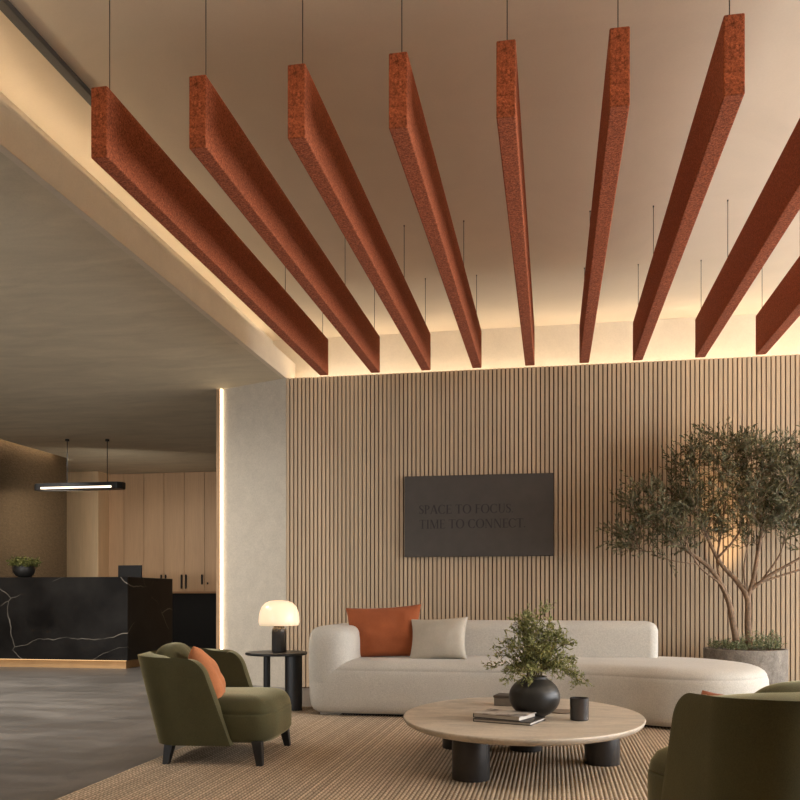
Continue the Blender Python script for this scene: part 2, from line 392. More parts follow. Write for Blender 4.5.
def g_S():
    p = []
    pts = [(.43, .80), (.36, .94), (.24, .985), (.10, .91), (.07, .76), (.16, .61), (.30, .50), (.42, .38), (.43, .22), (.34, .07), (.22, .015), (.10, .06), (.04, .22)]
    w = [.03, .04, .045, .08, .11, .13, .14, .13, .11, .08, .045, .04, .03]
    for i in range(len(pts)-1):
        (x0, y0), (x1, y1) = pts[i], pts[i+1]; dx, dy = x1-x0, y1-y0; L = math.hypot(dx, dy); nx, ny = -dy/L, dx/L
        a, b = w[i]/2, w[i+1]/2; e = .012
        p.append([(x0-dx/L*e+nx*a, y0-dy/L*e+ny*a), (x1+dx/L*e+nx*b, y1+dy/L*e+ny*b), (x1+dx/L*e-nx*b, y1+dy/L*e-ny*b), (x0-dx/L*e-nx*a, y0-dy/L*e-ny*a)])
    return p + g_rect(.415, .445, .70, .96) + g_rect(.03, .06, .05, .30)
G = {
 'S': (.52, g_S()),
 'P': (.62, g_stem(.10) + g_arc(.22, .735, .34, .265, -90, 90, TK, TN)),
 'A': (.80, g_diag(.05, .36, TN+.02) + g_diag(.60, .32, TK+.02)+ g_rect(.18, .58, .30, .30+TN) + g_rect(-.02, .17, 0, SF) + g_rect(.53, .80, 0, SF)),
 'C': (.80, g_arc(.44, .5, .42, .52, 48, 312, TK+.02, TN) + g_rect(.70, .73, .74, .95) + g_rect(.70, .73, .06, .28)),
 'E': (.62, g_stem(.10) + g_bar(.2, .57, 1-TN, 0) + g_bar(.2, .48, .5, .07) + g_bar(.2, .60, 0, 0) + g_rect(.54, .57, .83, 1) + g_rect(.57, .60, 0, .19)),
 'F': (.58, g_stem(.10) + g_bar(.2, .55, 1-TN, 0) + g_bar(.2, .46, .5, .07) + g_rect(.52, .55, .82, 1)),
 'T': (.74, g_stem(.31, top=False) + g_rect(.03, .71, 1-TN, 1) + g_rect(.03, .06, .80, 1) + g_rect(.68, .71, .80, 1)),
 'O': (.92, g_arc(.46, .5, .43, .52, 0, 360, TK+.02, TN, 44)),
 'U': (.82, g_rect(.12, .12+TK, .30, 1) + g_rect(.03, .33, 1-SF, 1) + g_rect(.62, .62+TN, .30, 1) + g_rect(.54, .76, 1-SF, 1) + g_arc(.395, .32, .275, .335, 180, 360, .08, TN)),
 'I': (.36, g_stem(.12)),
 'M': (1.02, g_stem(.12, TN) + g_diag(.46, .12, TK+.01) + g_diag(.47, .80, TN) + g_stem(.78, TK)),
 'N': (.90, g_stem(.12, TN) + g_diag(.64, .10, TK+.01) + g_rect(.70, .70+TN, 0, 1) + g_rect(.62, .84, 1-SF, 1)),
 '.': (.26, g_arc(.10, .06, .06, .06, 0, 360, .06, .06, 12)), ' ': (.34, [])}
for txt, x0, x1, z in (('SPACE TO FOCUS.', -1.378, -.388, 1.862), ('TIME TO CONNECT.', -1.378, -.262, 1.708)):
    tot = sum(G[ch][0] for ch in txt); sc = (x1-x0)/tot; H = .092; cx = x0; kx = 0
    for ch in txt:
        if ch != ' ':
            bm = BM()
            for poly in G[ch][1]:
                bm.faces.new([bm.verts.new((cx+px*sc, SY-.0012-kx*1e-5, z+pz*H)) for px, pz in poly]); kx = (kx+1) % 7
            obj('full_stop' if ch == '.' else 'letter', bm, M['letter'], sg)
        cx += G[ch][0]*sc

# ------------------------------------------------------------------ reception
RD = thing('reception_desk', 'black veined marble reception desk on a light oak plinth', 'reception desk', (0, 0, 0))
DX, DY = -5.72, 10.80
obj('front_panel', box_bm(-8.34, DX, DY, DY+.06, .115, 1.262), M['marble'], RD, bevel=(.003, 1))
obj('side_panel', box_bm(DX-.06, DX, DY+.06, 12.2, .115, 1.262), M['marble'], RD, bevel=(.003, 1))
obj('counter_ledge', box_bm(-8.34, DX-.06, DY+.06, DY+.32, 1.222, 1.262), M['marble'], RD)
obj('work_top', box_bm(-8.34, DX-.06, DY+.06, 11.7, .93, .96), M['black'], RD)
bm = BM(); add_box(bm, -8.30, DX-.05, DY+.05, DY+.09, 0, .115); add_box(bm, DX-.09, DX-.05, DY+.09, 12.15, 0, .115)
obj('plinth', bm, M['plinth'], RD)
obj('plinth_light', box_bm(-8.3, DX-.03, DY+.012, DY+.03, .108, .1145), emit('plinth_led', srgb(255, 206, 146), 1.6), RD)
mo = thing('monitor', 'dark computer monitor seen from behind on the reception desk', 'monitor', (-6.085, 11.55, .96))
bm = BM(); add_box(bm, -.185, .185, 0, .03, .17, .49); obj('screen', bm, M['black'], mo, bevel=(.006, 2))
bm = BM(); add_box(bm, -.03, .03, .03, .05, .01, .3); obj('stand', bm, M['blackmetal'], mo)
bm = BM(); add_lathe(bm, [(.09, 0), (.09, .012)], 0, .03, 24); obj('base', bm, M['blackmetal'], mo)
# bowl of succulents on the desk
bp = thing('potted_plant', 'small leafy plant in a round black bowl on the reception desk', 'plant', (-7.40, 10.97, 1.262))
bp.scale = (.9, .9, 1.02)
bm = BM(); add_lathe(bm, [(.07, 0), (.12, .02), (.165, .08), (.17, .13), (.155, .175), (.145, .175), (.15, .13), (.13, .10)]); obj('bowl', bm, M['vase'], bp, smooth=True)
bm = BM(); r2 = random.Random(3)
for k in range(260):
    a = r2.uniform(0, 2*PI); rr = .15*math.sqrt(r2.random()); p = Vector((rr*math.cos(a), rr*math.sin(a), .13))
    d = Vector((math.cos(a)*rr*5+r2.gauss(0, .3), math.sin(a)*rr*5+r2.gauss(0, .3), r2.uniform(.5, 1.1))).normalized()
    Ls = r2.uniform(.07, .17); q = p + d*Ls
    add_tube(bm, [p, q], .002, 3, 1)
    for j in range(6):
        t_ = r2.uniform(.4, 1); add_leaf(bm, p.lerp(q, t_), Vector((r2.gauss(0, 1), r2.gauss(0, 1), r2.uniform(-.1, 1))), r2.uniform(.03, .05), .02, 0, r2.uniform(0, 6))
obj('foliage', bm, [M['desk_leaf'], M['stem']], bp, recalc=False)
# tall oak cabinets over a black base
def cabinet(name, label, xs, ztop, handles, keyhole=None):
    t = thing(name, label, 'cabinet', (xs[0], 15.3, 0), 0, 'oak storage cabinets')
    w = xs[-1]-xs[0]
    obj('body', box_bm(0, w, .02, .68, 1.085, ZS-.004), M['cab'], t)
    for i in range(len(xs)-1):
        d = obj('door', box_bm(xs[i]-xs[0]+.004, xs[i+1]-xs[0]-.004, 0, .02, 1.10, ZS-.01), M['cab'], t)
        for (k, hx, z0, z1) in handles:
            if k == i:
                bm = BM(); add_box(bm, hx-.016, hx+.016, -.035, -.02, z0, z1); add_box(bm, hx-.01, hx+.01, -.02, 0, z0+.03, z0+.05); add_box(bm, hx-.01, hx+.01, -.02, 0, z1-.05, z1-.03)
                h = obj('handle', bm, M['blackmetal'], d, bevel=(.003, 1))
        if keyhole and keyhole[0] == i:
            bm = BM(); add_box(bm, keyhole[1]-.014, keyhole[1]+.014, -.012, 0, keyhole[2]-.02, keyhole[2]+.02); obj('lock', bm, M['blackmetal'], d, bevel=(.004, 1))
    return t
W_ = .415
cx0 = -8.595
X = [cx0 + i*W_ for i in range(9)]
CAB_X = X
cabinet('storage_cabinet', 'tall oak cabinet beside the oak pilaster lightened as if lit, no handles in view', [X[0], X[1], X[2]], ZS, [])
cabinet('storage_cabinet', 'tall oak cabinet rising behind the computer monitor, with three black handles', [X[2], X[3], X[4]], ZS, [(0, W_-.045, 1.20, 1.41), (1, W_+.045, 1.20, 1.41), (1, 2*W_-.045, 1.14, 1.41)])
cabinet('storage_cabinet', 'tall oak cabinet with a small lock, next to the lit edge of the stucco wall', [X[4], X[5], X[6]], ZS, [(0, .045, 1.14, 1.41), (0, W_-.045, 1.22, 1.41)], (1, W_+.06, 1.24))
bc = thing('back_counter', 'low black counter under the tall oak cabinets', 'counter', (0, 0, 0))
obj('body', box_bm(-8.5, -5.1, 15.12, 15.99, 0, 1.05), plain('matt_black', srgb(18, 16, 15), .7, 0, .2), bc)
obj('top', box_bm(-8.5, -5.1, 15.08, 15.99, 1.05, 1.085), wood('counter_oak', srgb(150, 112, 78), (.8, 30, 30), .12), bc)
# linear pendant
pl = thing('pendant_light', 'black linear pendant light with a glowing strip above the reception desk', 'lamp', (-7.06, 11.85, 2.61))
bm = BM(); L2, D2, ch = .725, .11, .06
add_prism(bm, [(-L2+ch, -D2), (L2-ch, -D2), (L2, -D2+ch), (L2, D2-ch), (L2-ch, D2), (-L2+ch, D2), (-L2, D2-ch), (-L2, -D2+ch)], 0, .10)
obj('housing', bm, M['black'], pl, bevel=(.006, 2))
bm = BM(); add_box(bm, -L2+.145, L2-.145, -D2-.003, -D2, .012, .040)
obj('diffuser', bm, M['ledpend'], pl)
for x, y in ((-.17, -.06), (.42, .06)):
    bm = BM(); add_tube(bm, [(x, y, .08), (x, y, ZS-2.61)], .006, 8); add_lathe(bm, [(.03, ZS-2.61-.03), (.03, ZS-2.61)], x, y, 16)
    obj('cable', bm, M['blackmetal'], pl)

# ------------------------------------------------------------------ rug
bm = BM(); RX0, RX1, RY0, RY1 = -2.369, 3.4, -.5, 7.3
n = int((RX1-RX0)/.023); sub = 5; ys = [RY0 + (RY1-RY0)*k/12 for k in range(13)]
cols = []
for i in range(n*sub+1):
    u = i/sub; h = .0125 + .0045*abs(math.sin(PI*u))**.8
    cols.append([bm.verts.new((RX0+u*.023, y, h)) for y in ys])
for a, b in zip(cols, cols[1:]):
    for k in range(12): bm.faces.new((a[k], b[k], b[k+1], a[k+1])).smooth = True
e = [bm.verts.new((RX0+n*.023*a_, RY0 if b_ == 0 else RY1, .001)) for a_, b_ in ((0, 0), (1, 0), (1, 1), (0, 1))]
bm.faces.new([e[0], e[3]] + cols[0][::-1])
bm.faces.new([e[2], e[1]] + cols[-1])
bm.faces.new([e[1], e[0]] + [c_[0] for c_ in cols]); bm.faces.new([e[3], e[2]] + [c_[-1] for c_ in cols[::-1]])
tag(obj('area_rug', bm, M['rug']), 'large ribbed jute rug under the sofa and coffee table', 'rug')
RZ = .0175

# ------------------------------------------------------------------ sofa
def catmull(P, n):
    out = []; m = len(P)
    for i in range(m):
        p0, p1, p2, p3 = (Vector(P[(i+k-1) % m]) for k in range(4))
        d1 = max((p1-p0).length, 1e-4)**.5; d2 = max((p2-p1).length, 1e-4)**.5; d3 = max((p3-p2).length, 1e-4)**.5
        m1 = ((p1-p0)/d1 - (p2-p0)/(d1+d2) + (p2-p1)/d2)*d2; m2 = ((p2-p1)/d2 - (p3-p1)/(d2+d3) + (p3-p2)/d3)*d2
        for k in range(n):
            t = k/n
            out.append((2*p1-2*p2+m1+m2)*t**3 + (-3*p1+3*p2-2*m1-m2)*t*t + m1*t + p1)
    return out
def resample(P, n):
    m = len(P); L = [0]
    for i in range(m): L.append(L[-1] + (P[(i+1) % m]-P[i]).length)
    out = []; j = 0
    for k in range(n):
        s_ = L[-1]*k/n
        while L[j+1] < s_: j += 1
        out.append(P[j].lerp(P[(j+1) % m], (s_-L[j])/max(L[j+1]-L[j], 1e-9)))
    return out
def inset(P, d):
    m = len(P); out = []
    for i in range(m):
        t_ = (P[(i+2) % m]-P[i-2]).normalized(); out.append(P[i] + Vector((-t_.y, t_.x))*d)
    return out
def pad(bm, outline, prof):
    hx = (max(p.x for p in outline)-min(p.x for p in outline))/2; hy = (max(p.y for p in outline)-min(p.y for p in outline))/2
    cx = sum(p.x for p in outline)/len(outline); cy = sum(p.y for p in outline)/len(outline); rings = []
    for d, z in prof:
        e = max(0, d-.05)
        rings.append([(cx+(p.x-cx)*(1-e/hx), cy+(p.y-cy)*(1-e/hy), z) for p in inset(outline, min(d, .05))])
    add_rings(bm, rings)
sf = thing('sofa', 'long oatmeal fabric sofa with one arm and a rounded chaise end', 'sofa', (0, 0, 0))
OUT = [(-1.86, 6.755), (-1.2, 6.74), (-.4, 6.74), (.2, 6.70), (.55, 6.58), (.85, 6.43), (1.15, 6.38), (1.42, 6.5), (1.6, 6.77), (1.65, 7.1), (1.55, 7.5), (1.3, 7.8), (.95, 7.93), (.4, 7.95), (-.8, 7.95), (-1.8, 7.95), (-1.97, 7.9), (-2.02, 7.72), (-2.02, 7.0), (-1.98, 6.83)]
ol = resample(catmull(OUT, 10), 220)
bm = BM(); pad(bm, ol, [(.13, .034), (.07, .037), (.035, .054), (.012, .10), (0, .18), (0, .30), (.003, .36), (.012, .388), (.017, .393), (.014, .398), (.03, .425), (.06, .446), (.10, .459), (.18, .468), (.3, .472)])
obj('seat', bm, M['sofa'], sf, smooth=True)
bm = BM(); pad(bm, ol, [(.17, RZ-.004), (.17, .05)]); obj('plinth', bm, M['black'], sf)
obj('foot', box_bm(-1.90, -1.72, 6.83, 6.95, RZ-.002, .06), plain('taupe_foot', srgb(150, 142, 130), .7), sf, bevel=(.006, 2))
bm = BM(); add_box(bm, -1.85, .90, 7.52, 7.93, .36, .778); obj('backrest', bm, M['sofa'], sf, smooth=True, bevel=(.085, 7))
# arm: rounded block whose outer faces run flush into the base
al = resample(catmull([(-1.86, 6.752), (-1.74, 6.755), (-1.66, 6.82), (-1.635, 7.0), (-1.632, 7.5), (-1.64, 7.88), (-1.72, 7.95), (-1.93, 7.95), (-2.015, 7.88), (-2.028, 7.5), (-2.024, 7.0), (-1.985, 6.83)], 10), 110)
bm = BM(); pad(bm, al, [(.012, .25), (.002, .29), (0, .36), (-.002, .46), (0, .58), (.004, .64), (.014, .685), (.034, .716), (.065, .735), (.10, .743), (.15, .745)])
obj('armrest', bm, M['sofa'], sf, smooth=True)

def pillow_bm(w, h, t, seed=0, pinch=.11, wr=.008, N=26, rnd=0):
    bm = BM(); V = {}
    for s in (1, -1):
        for i in range(N+1):
            for j in range(N+1):
                u, v = -1+2*i/N, -1+2*j/N; edge = i in (0, N) or j in (0, N)
                if edge and s == -1: V[s, i, j] = V[1, i, j]; continue
                x = w/2*u*(1-pinch*(1-v*v)*abs(u)); z = h/2*v*(1-pinch*(1-u*u)*abs(v))
                x *= 1-rnd*(v*v)**1.5*abs(u); z *= 1-rnd*(u*u)**1.5*abs(v)
                k = max(0, (1-u*u)*(1-v*v))**.42
                nz = noise.noise(Vector((u*2.2+seed, v*2.2, s*3+seed)))*wr*2*k + noise.noise(Vector((u*6+seed, v*2.5-seed, s)))*wr*.7*k
                V[s, i, j] = bm.verts.new((x, s*(t/2*k+nz), z))
    for s in (1, -1):
        for i in range(N):
            for j in range(N):
                f = [V[s, i, j], V[s, i+1, j], V[s, i+1, j+1], V[s, i, j+1]]
                bm.faces.new(f if s == -1 else f[::-1])
    return bm
def pillow(name, label, mat, w, h, t, loc, rot, seed, wr=.008):
    o = obj(name, pillow_bm(w, h, t, seed, wr=wr), mat, smooth=True, subsurf=1); o.location = loc; o.rotation_euler = rot
    return tag(o, label, 'cushion')
pillow('throw_pillow', 'large rust orange cushion leaning on the sofa back', M['orange'], .70, .50, .20, (-1.45, 7.29, .685), (math.radians(-20), math.radians(-3), math.radians(4)), 1, .013)
pillow('throw_pillow', 'smaller stone grey cushion in front of the rust orange one on the sofa', M['grey'], .52, .40, .17, (-.95, 7.17, .635), (math.radians(-24), math.radians(-3), math.radians(-5)), 5, .003)

# ------------------------------------------------------------------ armchairs
def shell_bm():
    bm = BM(); nv = 26; rows = []
    def half(v):   # outline from near arm front round the back centre, local +x faces forward
        W = .392+.033*v; xb = -.335-.135*v; xf = .145-.175*v
        if v > .82: xf -= .085*(1-math.sqrt(max(0, 1-((v-.82)/.18)**2)))
        r = .17+.05*v; pts = []
        for k in range(14): pts.append((xf+(xb+r-xf)*k/14, -W*(1-.02*(1-k/14))))
        for k in range(11):
            a = PI/2*k/10; pts.append((xb+r-r*math.sin(a), -W+r-r*math.cos(a)))
        for k in range(1, 7): pts.append((xb-.012*math.sin(PI/2*k/6), (-W+r)*(1-k/6)))
        return pts
    for i in range(nv+1):
        v = 1-(1-i/nv)**1.8; h = half(v); full = h + [(x, -y) for x, y in h[-2::-1]]
        rows.append([bm.verts.new((x, y, .118 + v*(.502 + .014*min(1, max(0, -x/.4))))) for (x, y) in full])
    for a, b in zip(rows, rows[1:]):
        for k in range(len(a)-1): bm.faces.new((a[k], a[k+1], b[k+1], b[k]))
    return bm
def armchair(label, loc, rotz, cl=(-.285, -.06, .505)):
    t = thing('armchair', label, 'armchair', loc, rotz, 'olive armchairs')
    o = obj('shell', shell_bm(), M['olive'], t, smooth=True)
    # make sure outside faces point outwards, then thicken inwards
    me = o.data; p = min(me.polygons, key=lambda q: q.center.x)
    if p.normal.x > 0: me.flip_normals()
    s = o.modifiers.new('thick', 'SOLIDIFY'); s.thickness = .075; s.offset = -1; s.use_even_offset = True
    b = o.modifiers.new('bevel', 'BEVEL'); b.width = .026; b.segments = 4; b.limit_method = 'ANGLE'; b.angle_limit = math.radians(50)
    # seat: rounded block
    sp = resample(catmull([(-.25, -.28), (-.1, -.315), (.2, -.345), (.315, -.32), (.355, -.24), (.365, 0), (.355, .24), (.315, .32), (.2, .345), (-.1, .315), (-.25, .28), (-.29, 0)], 8), 96)
    bm = BM(); pad(bm, sp, [(.05, .125), (.015, .132), (0, .155), (0, .28), (.003, .292), (.008, .295), (.004, .299), (.012, .33), (.034, .362), (.07, .382), (.12, .393), (.2, .398)])
    obj('seat', bm, M['olive'], t, smooth=True)
    bm = pillow_bm(.46, .38, .21, 9, -.06, .004, rnd=.22); bc_ = obj('back_cushion', bm, M['olive'], t, smooth=True, subsurf=1)
    bc_.location = cl; bc_.rotation_euler = (math.radians(-17), 0, math.radians(-90+180))
    for sx, sy in ((1, -1), (1, 1), (-1, -1), (-1, 1)):
        bm = BM(); x, y = (.285 if sx > 0 else -.235), sy*.315; rings = []
        for w, z, k in ((.030, .14, 0), (.019, 0, 1)):
            cx_, cy_ = x+sx*.022*k, y+sy*.018*k
            rings.append([(cx_-w, cy_-w, z), (cx_+w, cy_-w, z), (cx_+w, cy_+w, z), (cx_-w, cy_+w, z)])
        add_rings(bm, rings[::-1]); obj('leg', bm, M['black'], t, bevel=(.004, 2))
    return t
ch1 = armchair('olive velvet armchair facing right beside the small side table', (-1.995, 5.02, RZ-.002), math.radians(4))
ch2 = armchair('olive velvet armchair in the near right corner, seen from behind', (.812, 3.28, RZ-.002), math.radians(114), (-.25, .12, .482))
ch2.scale = (1.055, 1.055, 1.055)
pillow('throw_pillow', 'apricot cushion propped in the armchair on the left', M['peach'], .40, .38, .19, (-2.09, 4.93, .487), (math.radians(-24), math.radians(16), math.radians(112)), 3)
pillow('throw_pillow', 'rust cushion corner peeking over the arm of the near right armchair', M['orange'], .26, .22, .11, (.60, 3.13, .558), (math.radians(-4), math.radians(3), math.radians(114)), 6)

# ------------------------------------------------------------------ side table and lamp
stb = thing('side_table', 'round black side table with slab legs beside the sofa arm', 'table', (-2.36, 7.09, 0))
bm = BM(); add_lathe(bm, [(.262, .490), (.268, .496), (.268, .508), (.264, .513)], n=64); obj('top', bm, M['blackmetal'], stb, smooth=False, bevel=(.002, 1))
for (x, y, w, d, a, z0) in ((.17, -.05, .075, .03, 6, RZ-.002), (-.08, -.02, .03, .03, 0, RZ-.002), (.11, .13, .05, .03, 70, RZ-.002)):
    bm = BM(); n_ = 28
    add_rings(bm, [[(x+w*math.cos(2*PI*k/n_)*math.cos(math.radians(a))-d*math.sin(2*PI*k/n_)*math.sin(math.radians(a)), y+w*math.cos(2*PI*k/n_)*math.sin(math.radians(a))+d*math.sin(2*PI*k/n_)*math.cos(math.radians(a)), z) for k in range(n_)] for z in (z0, .491)])
    obj('leg', bm, M['blackmetal'], stb, bevel=(.004, 1))
lp = thing('table_lamp', 'table lamp with a glowing opal dome shade and black base', 'lamp', (-2.335, 7.09, .513))
bm = BM(); add_lathe(bm, [(.058, 0), (.066, .004), (.066, .165), (.062, .185), (.046, .205), (.030, .212), (.030, .25)], n=12); obj('base', bm, M['vase'], lp, bevel=(.002, 1))
bm = BM(); add_lathe(bm, [(.048, .201), (.044, .213), (.026, .232), (.026, .26)], n=28); obj('neck', bm, M['bronze'], lp, smooth=True)
bm = BM(); prof = [(.163, .214), (.172, .217), (.178, .245), (.176, .285), (.168, .325), (.150, .365), (.120, .395), (.08, .411), (.03, .416), (.0005, .4165)]
add_lathe(bm, prof, n=56, cap0=False); obj('lamp_shade', bm, M['opal'], lp, smooth=True)
L = bpy.data.lights.new('lamp_bulb', 'POINT'); L.energy = 5; L.color = (1, .78, .52); L.shadow_soft_size = .05
o = bpy.data.objects.new('lamp_bulb', L); COL.objects.link(o); o.location = (-2.335, 7.09, .76); lp.scale = (.99, .99, 1.08)

# ------------------------------------------------------------------ coffee table and what stands on it
TX, TY, TA, TB, TZ = -.172, 5.08, .70, .89, .30
ct = thing('coffee_table', 'oval travertine coffee table on black cylinder legs', 'table', (TX, TY, 0))
bm = BM(); add_lathe(bm, [(.955, TZ-.040), (.985, TZ-.028), (.997, TZ-.014), (1.0, TZ-.006), (.996, TZ-.001), (.99, TZ)], n=96, sx=TA, sy=TB)
for f in bm.faces: f.smooth = len(f.verts) == 4
obj('top', bm, M['trav'], ct)
for x, y in ((-.43, 4.575), (.29, 5.13), (-.165, 5.50), (-.60, 5.50)):
    bm = BM(); add_lathe(bm, [(.102, RZ-.002), (.102, TZ-.039)], x-TX, y-TY, 48); lg = obj('leg', bm, M['legmetal'], ct, bevel=(.004, 2))
    for p in lg.data.polygons: p.use_smooth = len(p.vertices) == 4
    lg.modifiers[0].harden_normals = False
vx, vy = -.10, 4.98
bm = BM(); R_ = .152
prof = [(.06, 0)]; prof += [(R_*math.sin(a), .140-.143*math.cos(a)) for a in [math.radians(d) for d in range(26, 152, 6)]]
prof += [(.070, .270), (.074, .281), (.068, .283), (.062, .27), (.06, .22)]
add_lathe(bm, prof, n=56); v_ = obj('vase', bm, M['vase'], smooth=True); v_.scale = (.97, .97, .84); v_.location = (vx, vy, TZ); tag(v_, 'round black ceramic vase on the coffee table', 'vase')
bq = thing('branch_bouquet', 'loose bunch of leafy green sprigs in the round black vase', 'plant', (vx, vy, TZ))
r3 = random.Random(21)
for k in range(46):
    bm = BM(); a = 2*PI*k/46*7.3 + r3.uniform(-.3, .3); el = r3.uniform(.08, 1.0)
    spread = .275*el + .03; hgt = (.37 - .42*el**2.0)*r3.uniform(.75, 1.05)
    if k % 8 == 0: hgt += .07
    p0 = Vector((.03*math.cos(a), .03*math.sin(a), .14)); p1 = Vector((.045*math.cos(a), .045*math.sin(a), .27)); p3 = Vector((spread*math.cos(a), spread*math.sin(a), .22+hgt))
    p2 = Vector((spread*.55*math.cos(a), spread*.55*math.sin(a), .28+max(hgt, .06)*.72))
    pts = [p0]+[((1-s_)**2)*p1+2*s_*(1-s_)*p2+s_*s_*p3 for s_ in [i/8 for i in range(9)]]
    add_tube(bm, pts, [.0028-.0018*i/9 for i in range(10)], 4, 1)
    for q in range(15):
        i = r3.uniform(1.8, 9); b_ = pts[int(i)].lerp(pts[min(9, int(i)+1)], i % 1); dr = (pts[min(9, int(i)+1)]-pts[int(i)-1]).normalized()
        sd = (dr*.6 + Vector((r3.gauss(0, .6), r3.gauss(0, .6), r3.gauss(.1, .5)))).normalized(); tl = r3.uniform(.03, .085)
        add_tube(bm, [b_, b_+sd*tl], .0011, 3, 1)
        for j in range(8):
            pp = b_+sd*tl*(.15+.85*j/7); add_leaf(bm, pp, sd*.7+Vector((r3.gauss(0, .7), r3.gauss(0, .7), r3.gauss(0, .7))), r3.uniform(.016, .029), r3.uniform(.006, .011), 0, r3.uniform(0, 6))
    for j in range(6):
        add_leaf(bm, pts[-1], (pts[-1]-pts[-3]).normalized()+Vector((r3.gauss(0, .5), r3.gauss(0, .5), r3.gauss(0, .5))), .026, .009, 0, r3.uniform(0, 6))
    obj('branch', bm, [M['herb'], M['stem']], bq, recalc=False)
def book(name, label, loc, rz, w, d, h, cover, top=None):
    t = thing(name, label, 'book', loc, rz, 'books on the coffee table')
    bm = BM(); add_box(bm, -w/2, w/2, -d/2, d/2, 0, .004); add_box(bm, -w/2, -w/2+.004, -d/2, d/2, .004, h-.004); obj('cover', bm, cover, t)
    obj('cover', box_bm(-w/2, w/2, -d/2, d/2, h-.004, h), top or cover, t)
    obj('pages', box_bm(-w/2+.004, w/2-.006, -d/2+.005, d/2-.005, .004, h-.004), M['paper'], t)
book('book', 'lower book with dark cover, under the picture-covered one on the coffee table', (-.235, 4.80, TZ), math.radians(-18), .34, .24, .018, M['bookdark'])
book('book', 'upper pale book with a picture cover, lying on the dark one', (-.262, 4.815, TZ+.018), math.radians(-24), .29, .21, .026, M['bookdark'], M['cover'])
bm = BM(); add_lathe(bm, [(.047, 0), (.052, .004), (.053, .126), (.049, .126), (.047, .012)], n=40); cp = obj('cup', bm, plain('glazed_grey', srgb(62, 58, 56), .25), bevel=(.001, 1)); cp.location = (.152, 4.90, TZ); tag(cp, 'dark grey handleless cup on the right of the coffee table', 'cup')
bm = BM(); add_lathe(bm, [(.085, 0), (.088, .003), (.088, .006), (.084, .008)], n=48); c_ = obj('coaster', bm, plain('brown_leather', srgb(128, 112, 96), .5)); c_.location = (.028, 5.085, TZ)
c_.location = (.06, 5.22, TZ); tag(c_, 'flat round coaster behind the cup, right of the black vase', 'coaster')
bx_ = thing('trinket_box', 'small low grey box behind the black vase on the coffee table', 'box', (-.235, 5.50, TZ), math.radians(-10))
obj('body', box_bm(-.12, .14, -.07, .07, 0, .05), plain('grey_box', srgb(120, 110, 98), .6), bx_, bevel=(.003, 1))
obj('lid', box_bm(-.124, .144, -.074, .074, .05, .066), plain('dark_lid', srgb(78, 70, 62), .5), bx_, bevel=(.003, 1))

# ------------------------------------------------------------------ olive tree in a concrete planter
PX, PY = 1.775, 8.38
tree = thing('olive_tree', 'multi-stemmed olive tree in a round concrete planter before the slatted wall', 'tree', (PX, PY, 0))
bm = BM(); add_lathe(bm, [(.36, 0), (.385, .02), (.388, .535), (.384, .543), (.354, .543), (.346, .535), (.344, .45)], n=64)
pt = obj('planter', bm, M['concrete'], tree, smooth=True)
pt.scale = (.95, .95, .94)
bm = BM(); add_lathe(bm, [(.346, .43), (.346, .49), (.2, .515), (.02, .52)], n=40); obj('soil', bm, M['soil'], pt, smooth=True)
rt = random.Random(11)
W2 = lambda px, py: None
segs = []          # list of (points, r0, r1)
def limb(pts, r0, r1):
    P_ = [Vector(p) for p in pts]; out = []
    for i in range(len(P_)-1):
        a = P_[max(i-1, 0)]; b = P_[i]; c = P_[i+1]; d = P_[min(i+2, len(P_)-1)]
        for k in range(5):
            t = k/5; out.append(.5*((2*b)+(-a+c)*t+(2*a-5*b+4*c-d)*t*t+(-a+3*b-3*c+d)*t**3))
    out.append(P_[-1]); n = len(out)-1
    segs.append((out, [r0+(r1-r0)*i/n for i in range(n+1)])); return out
limb([(-.06, .0, .48), (-.10, 0, .70), (-.16, -.01, .98), (-.30, -.02, 1.24), (-.52, -.05, 1.42), (-.72, -.06, 1.56)], .042, .014)
limb([(.05, .02, .48), (.03, .02, .72), (.02, .0, .98), (-.07, .02, 1.14), (-.22, .03, 1.32), (-.34, .03, 1.58), (-.42, .0, 1.85)], .044, .012)
limb([(.02, 0, .98), (.07, .0, 1.14), (.10, -.03, 1.36), (.14, -.03, 1.65), (.12, -.02, 1.95), (.1, 0, 2.2)], .030, .010)
limb([(.05, .0, 1.06), (.22, -.04, 1.20), (.48, -.06, 1.36), (.74, -.04, 1.58)], .022, .010)
limb([(.06, .02, 1.10), (.3, .05, 1.18), (.62, .05, 1.3), (.9, .03, 1.5)], .014, .008)
limb([(-.18, 0, 1.02), (-.24, .05, 1.3), (-.2, .06, 1.6), (-.16, .05, 1.9)], .016, .008)
limb([(-.24, .02, 1.36), (-.06, -.04, 1.6), (-.02, -.04, 1.95)], .014, .008)
limb([(-.12, -.01, .86), (-.22, -.04, 1.1), (-.44, -.08, 1.3), (-.62, -.1, 1.7)], .014, .006)
limb([(.02, .01, 1.0), (-.02, -.05, 1.25), (.02, -.06, 1.55), (.0, -.05, 1.8)], .012, .006)
limb([(-.34, 0, 1.28), (-.36, -.04, 1.5), (-.3, -.06, 1.75)], .010, .005)
limb([(.14, 0, 1.14), (.3, -.05, 1.4), (.36, -.05, 1.72)], .012, .006)
nodes = []
for pts, rad in segs:
    for p, r in zip(pts, rad):
        if p.z > 1.12: nodes.append((p.copy(), r))
lobes = [((-.03, -.02, 2.02), (.80, .40, .53), 190), ((-.76, -.06, 1.70), (.48, .34, .36), 70), ((.62, .0, 1.92), (.45, .36, .52), 75)]
tips = []
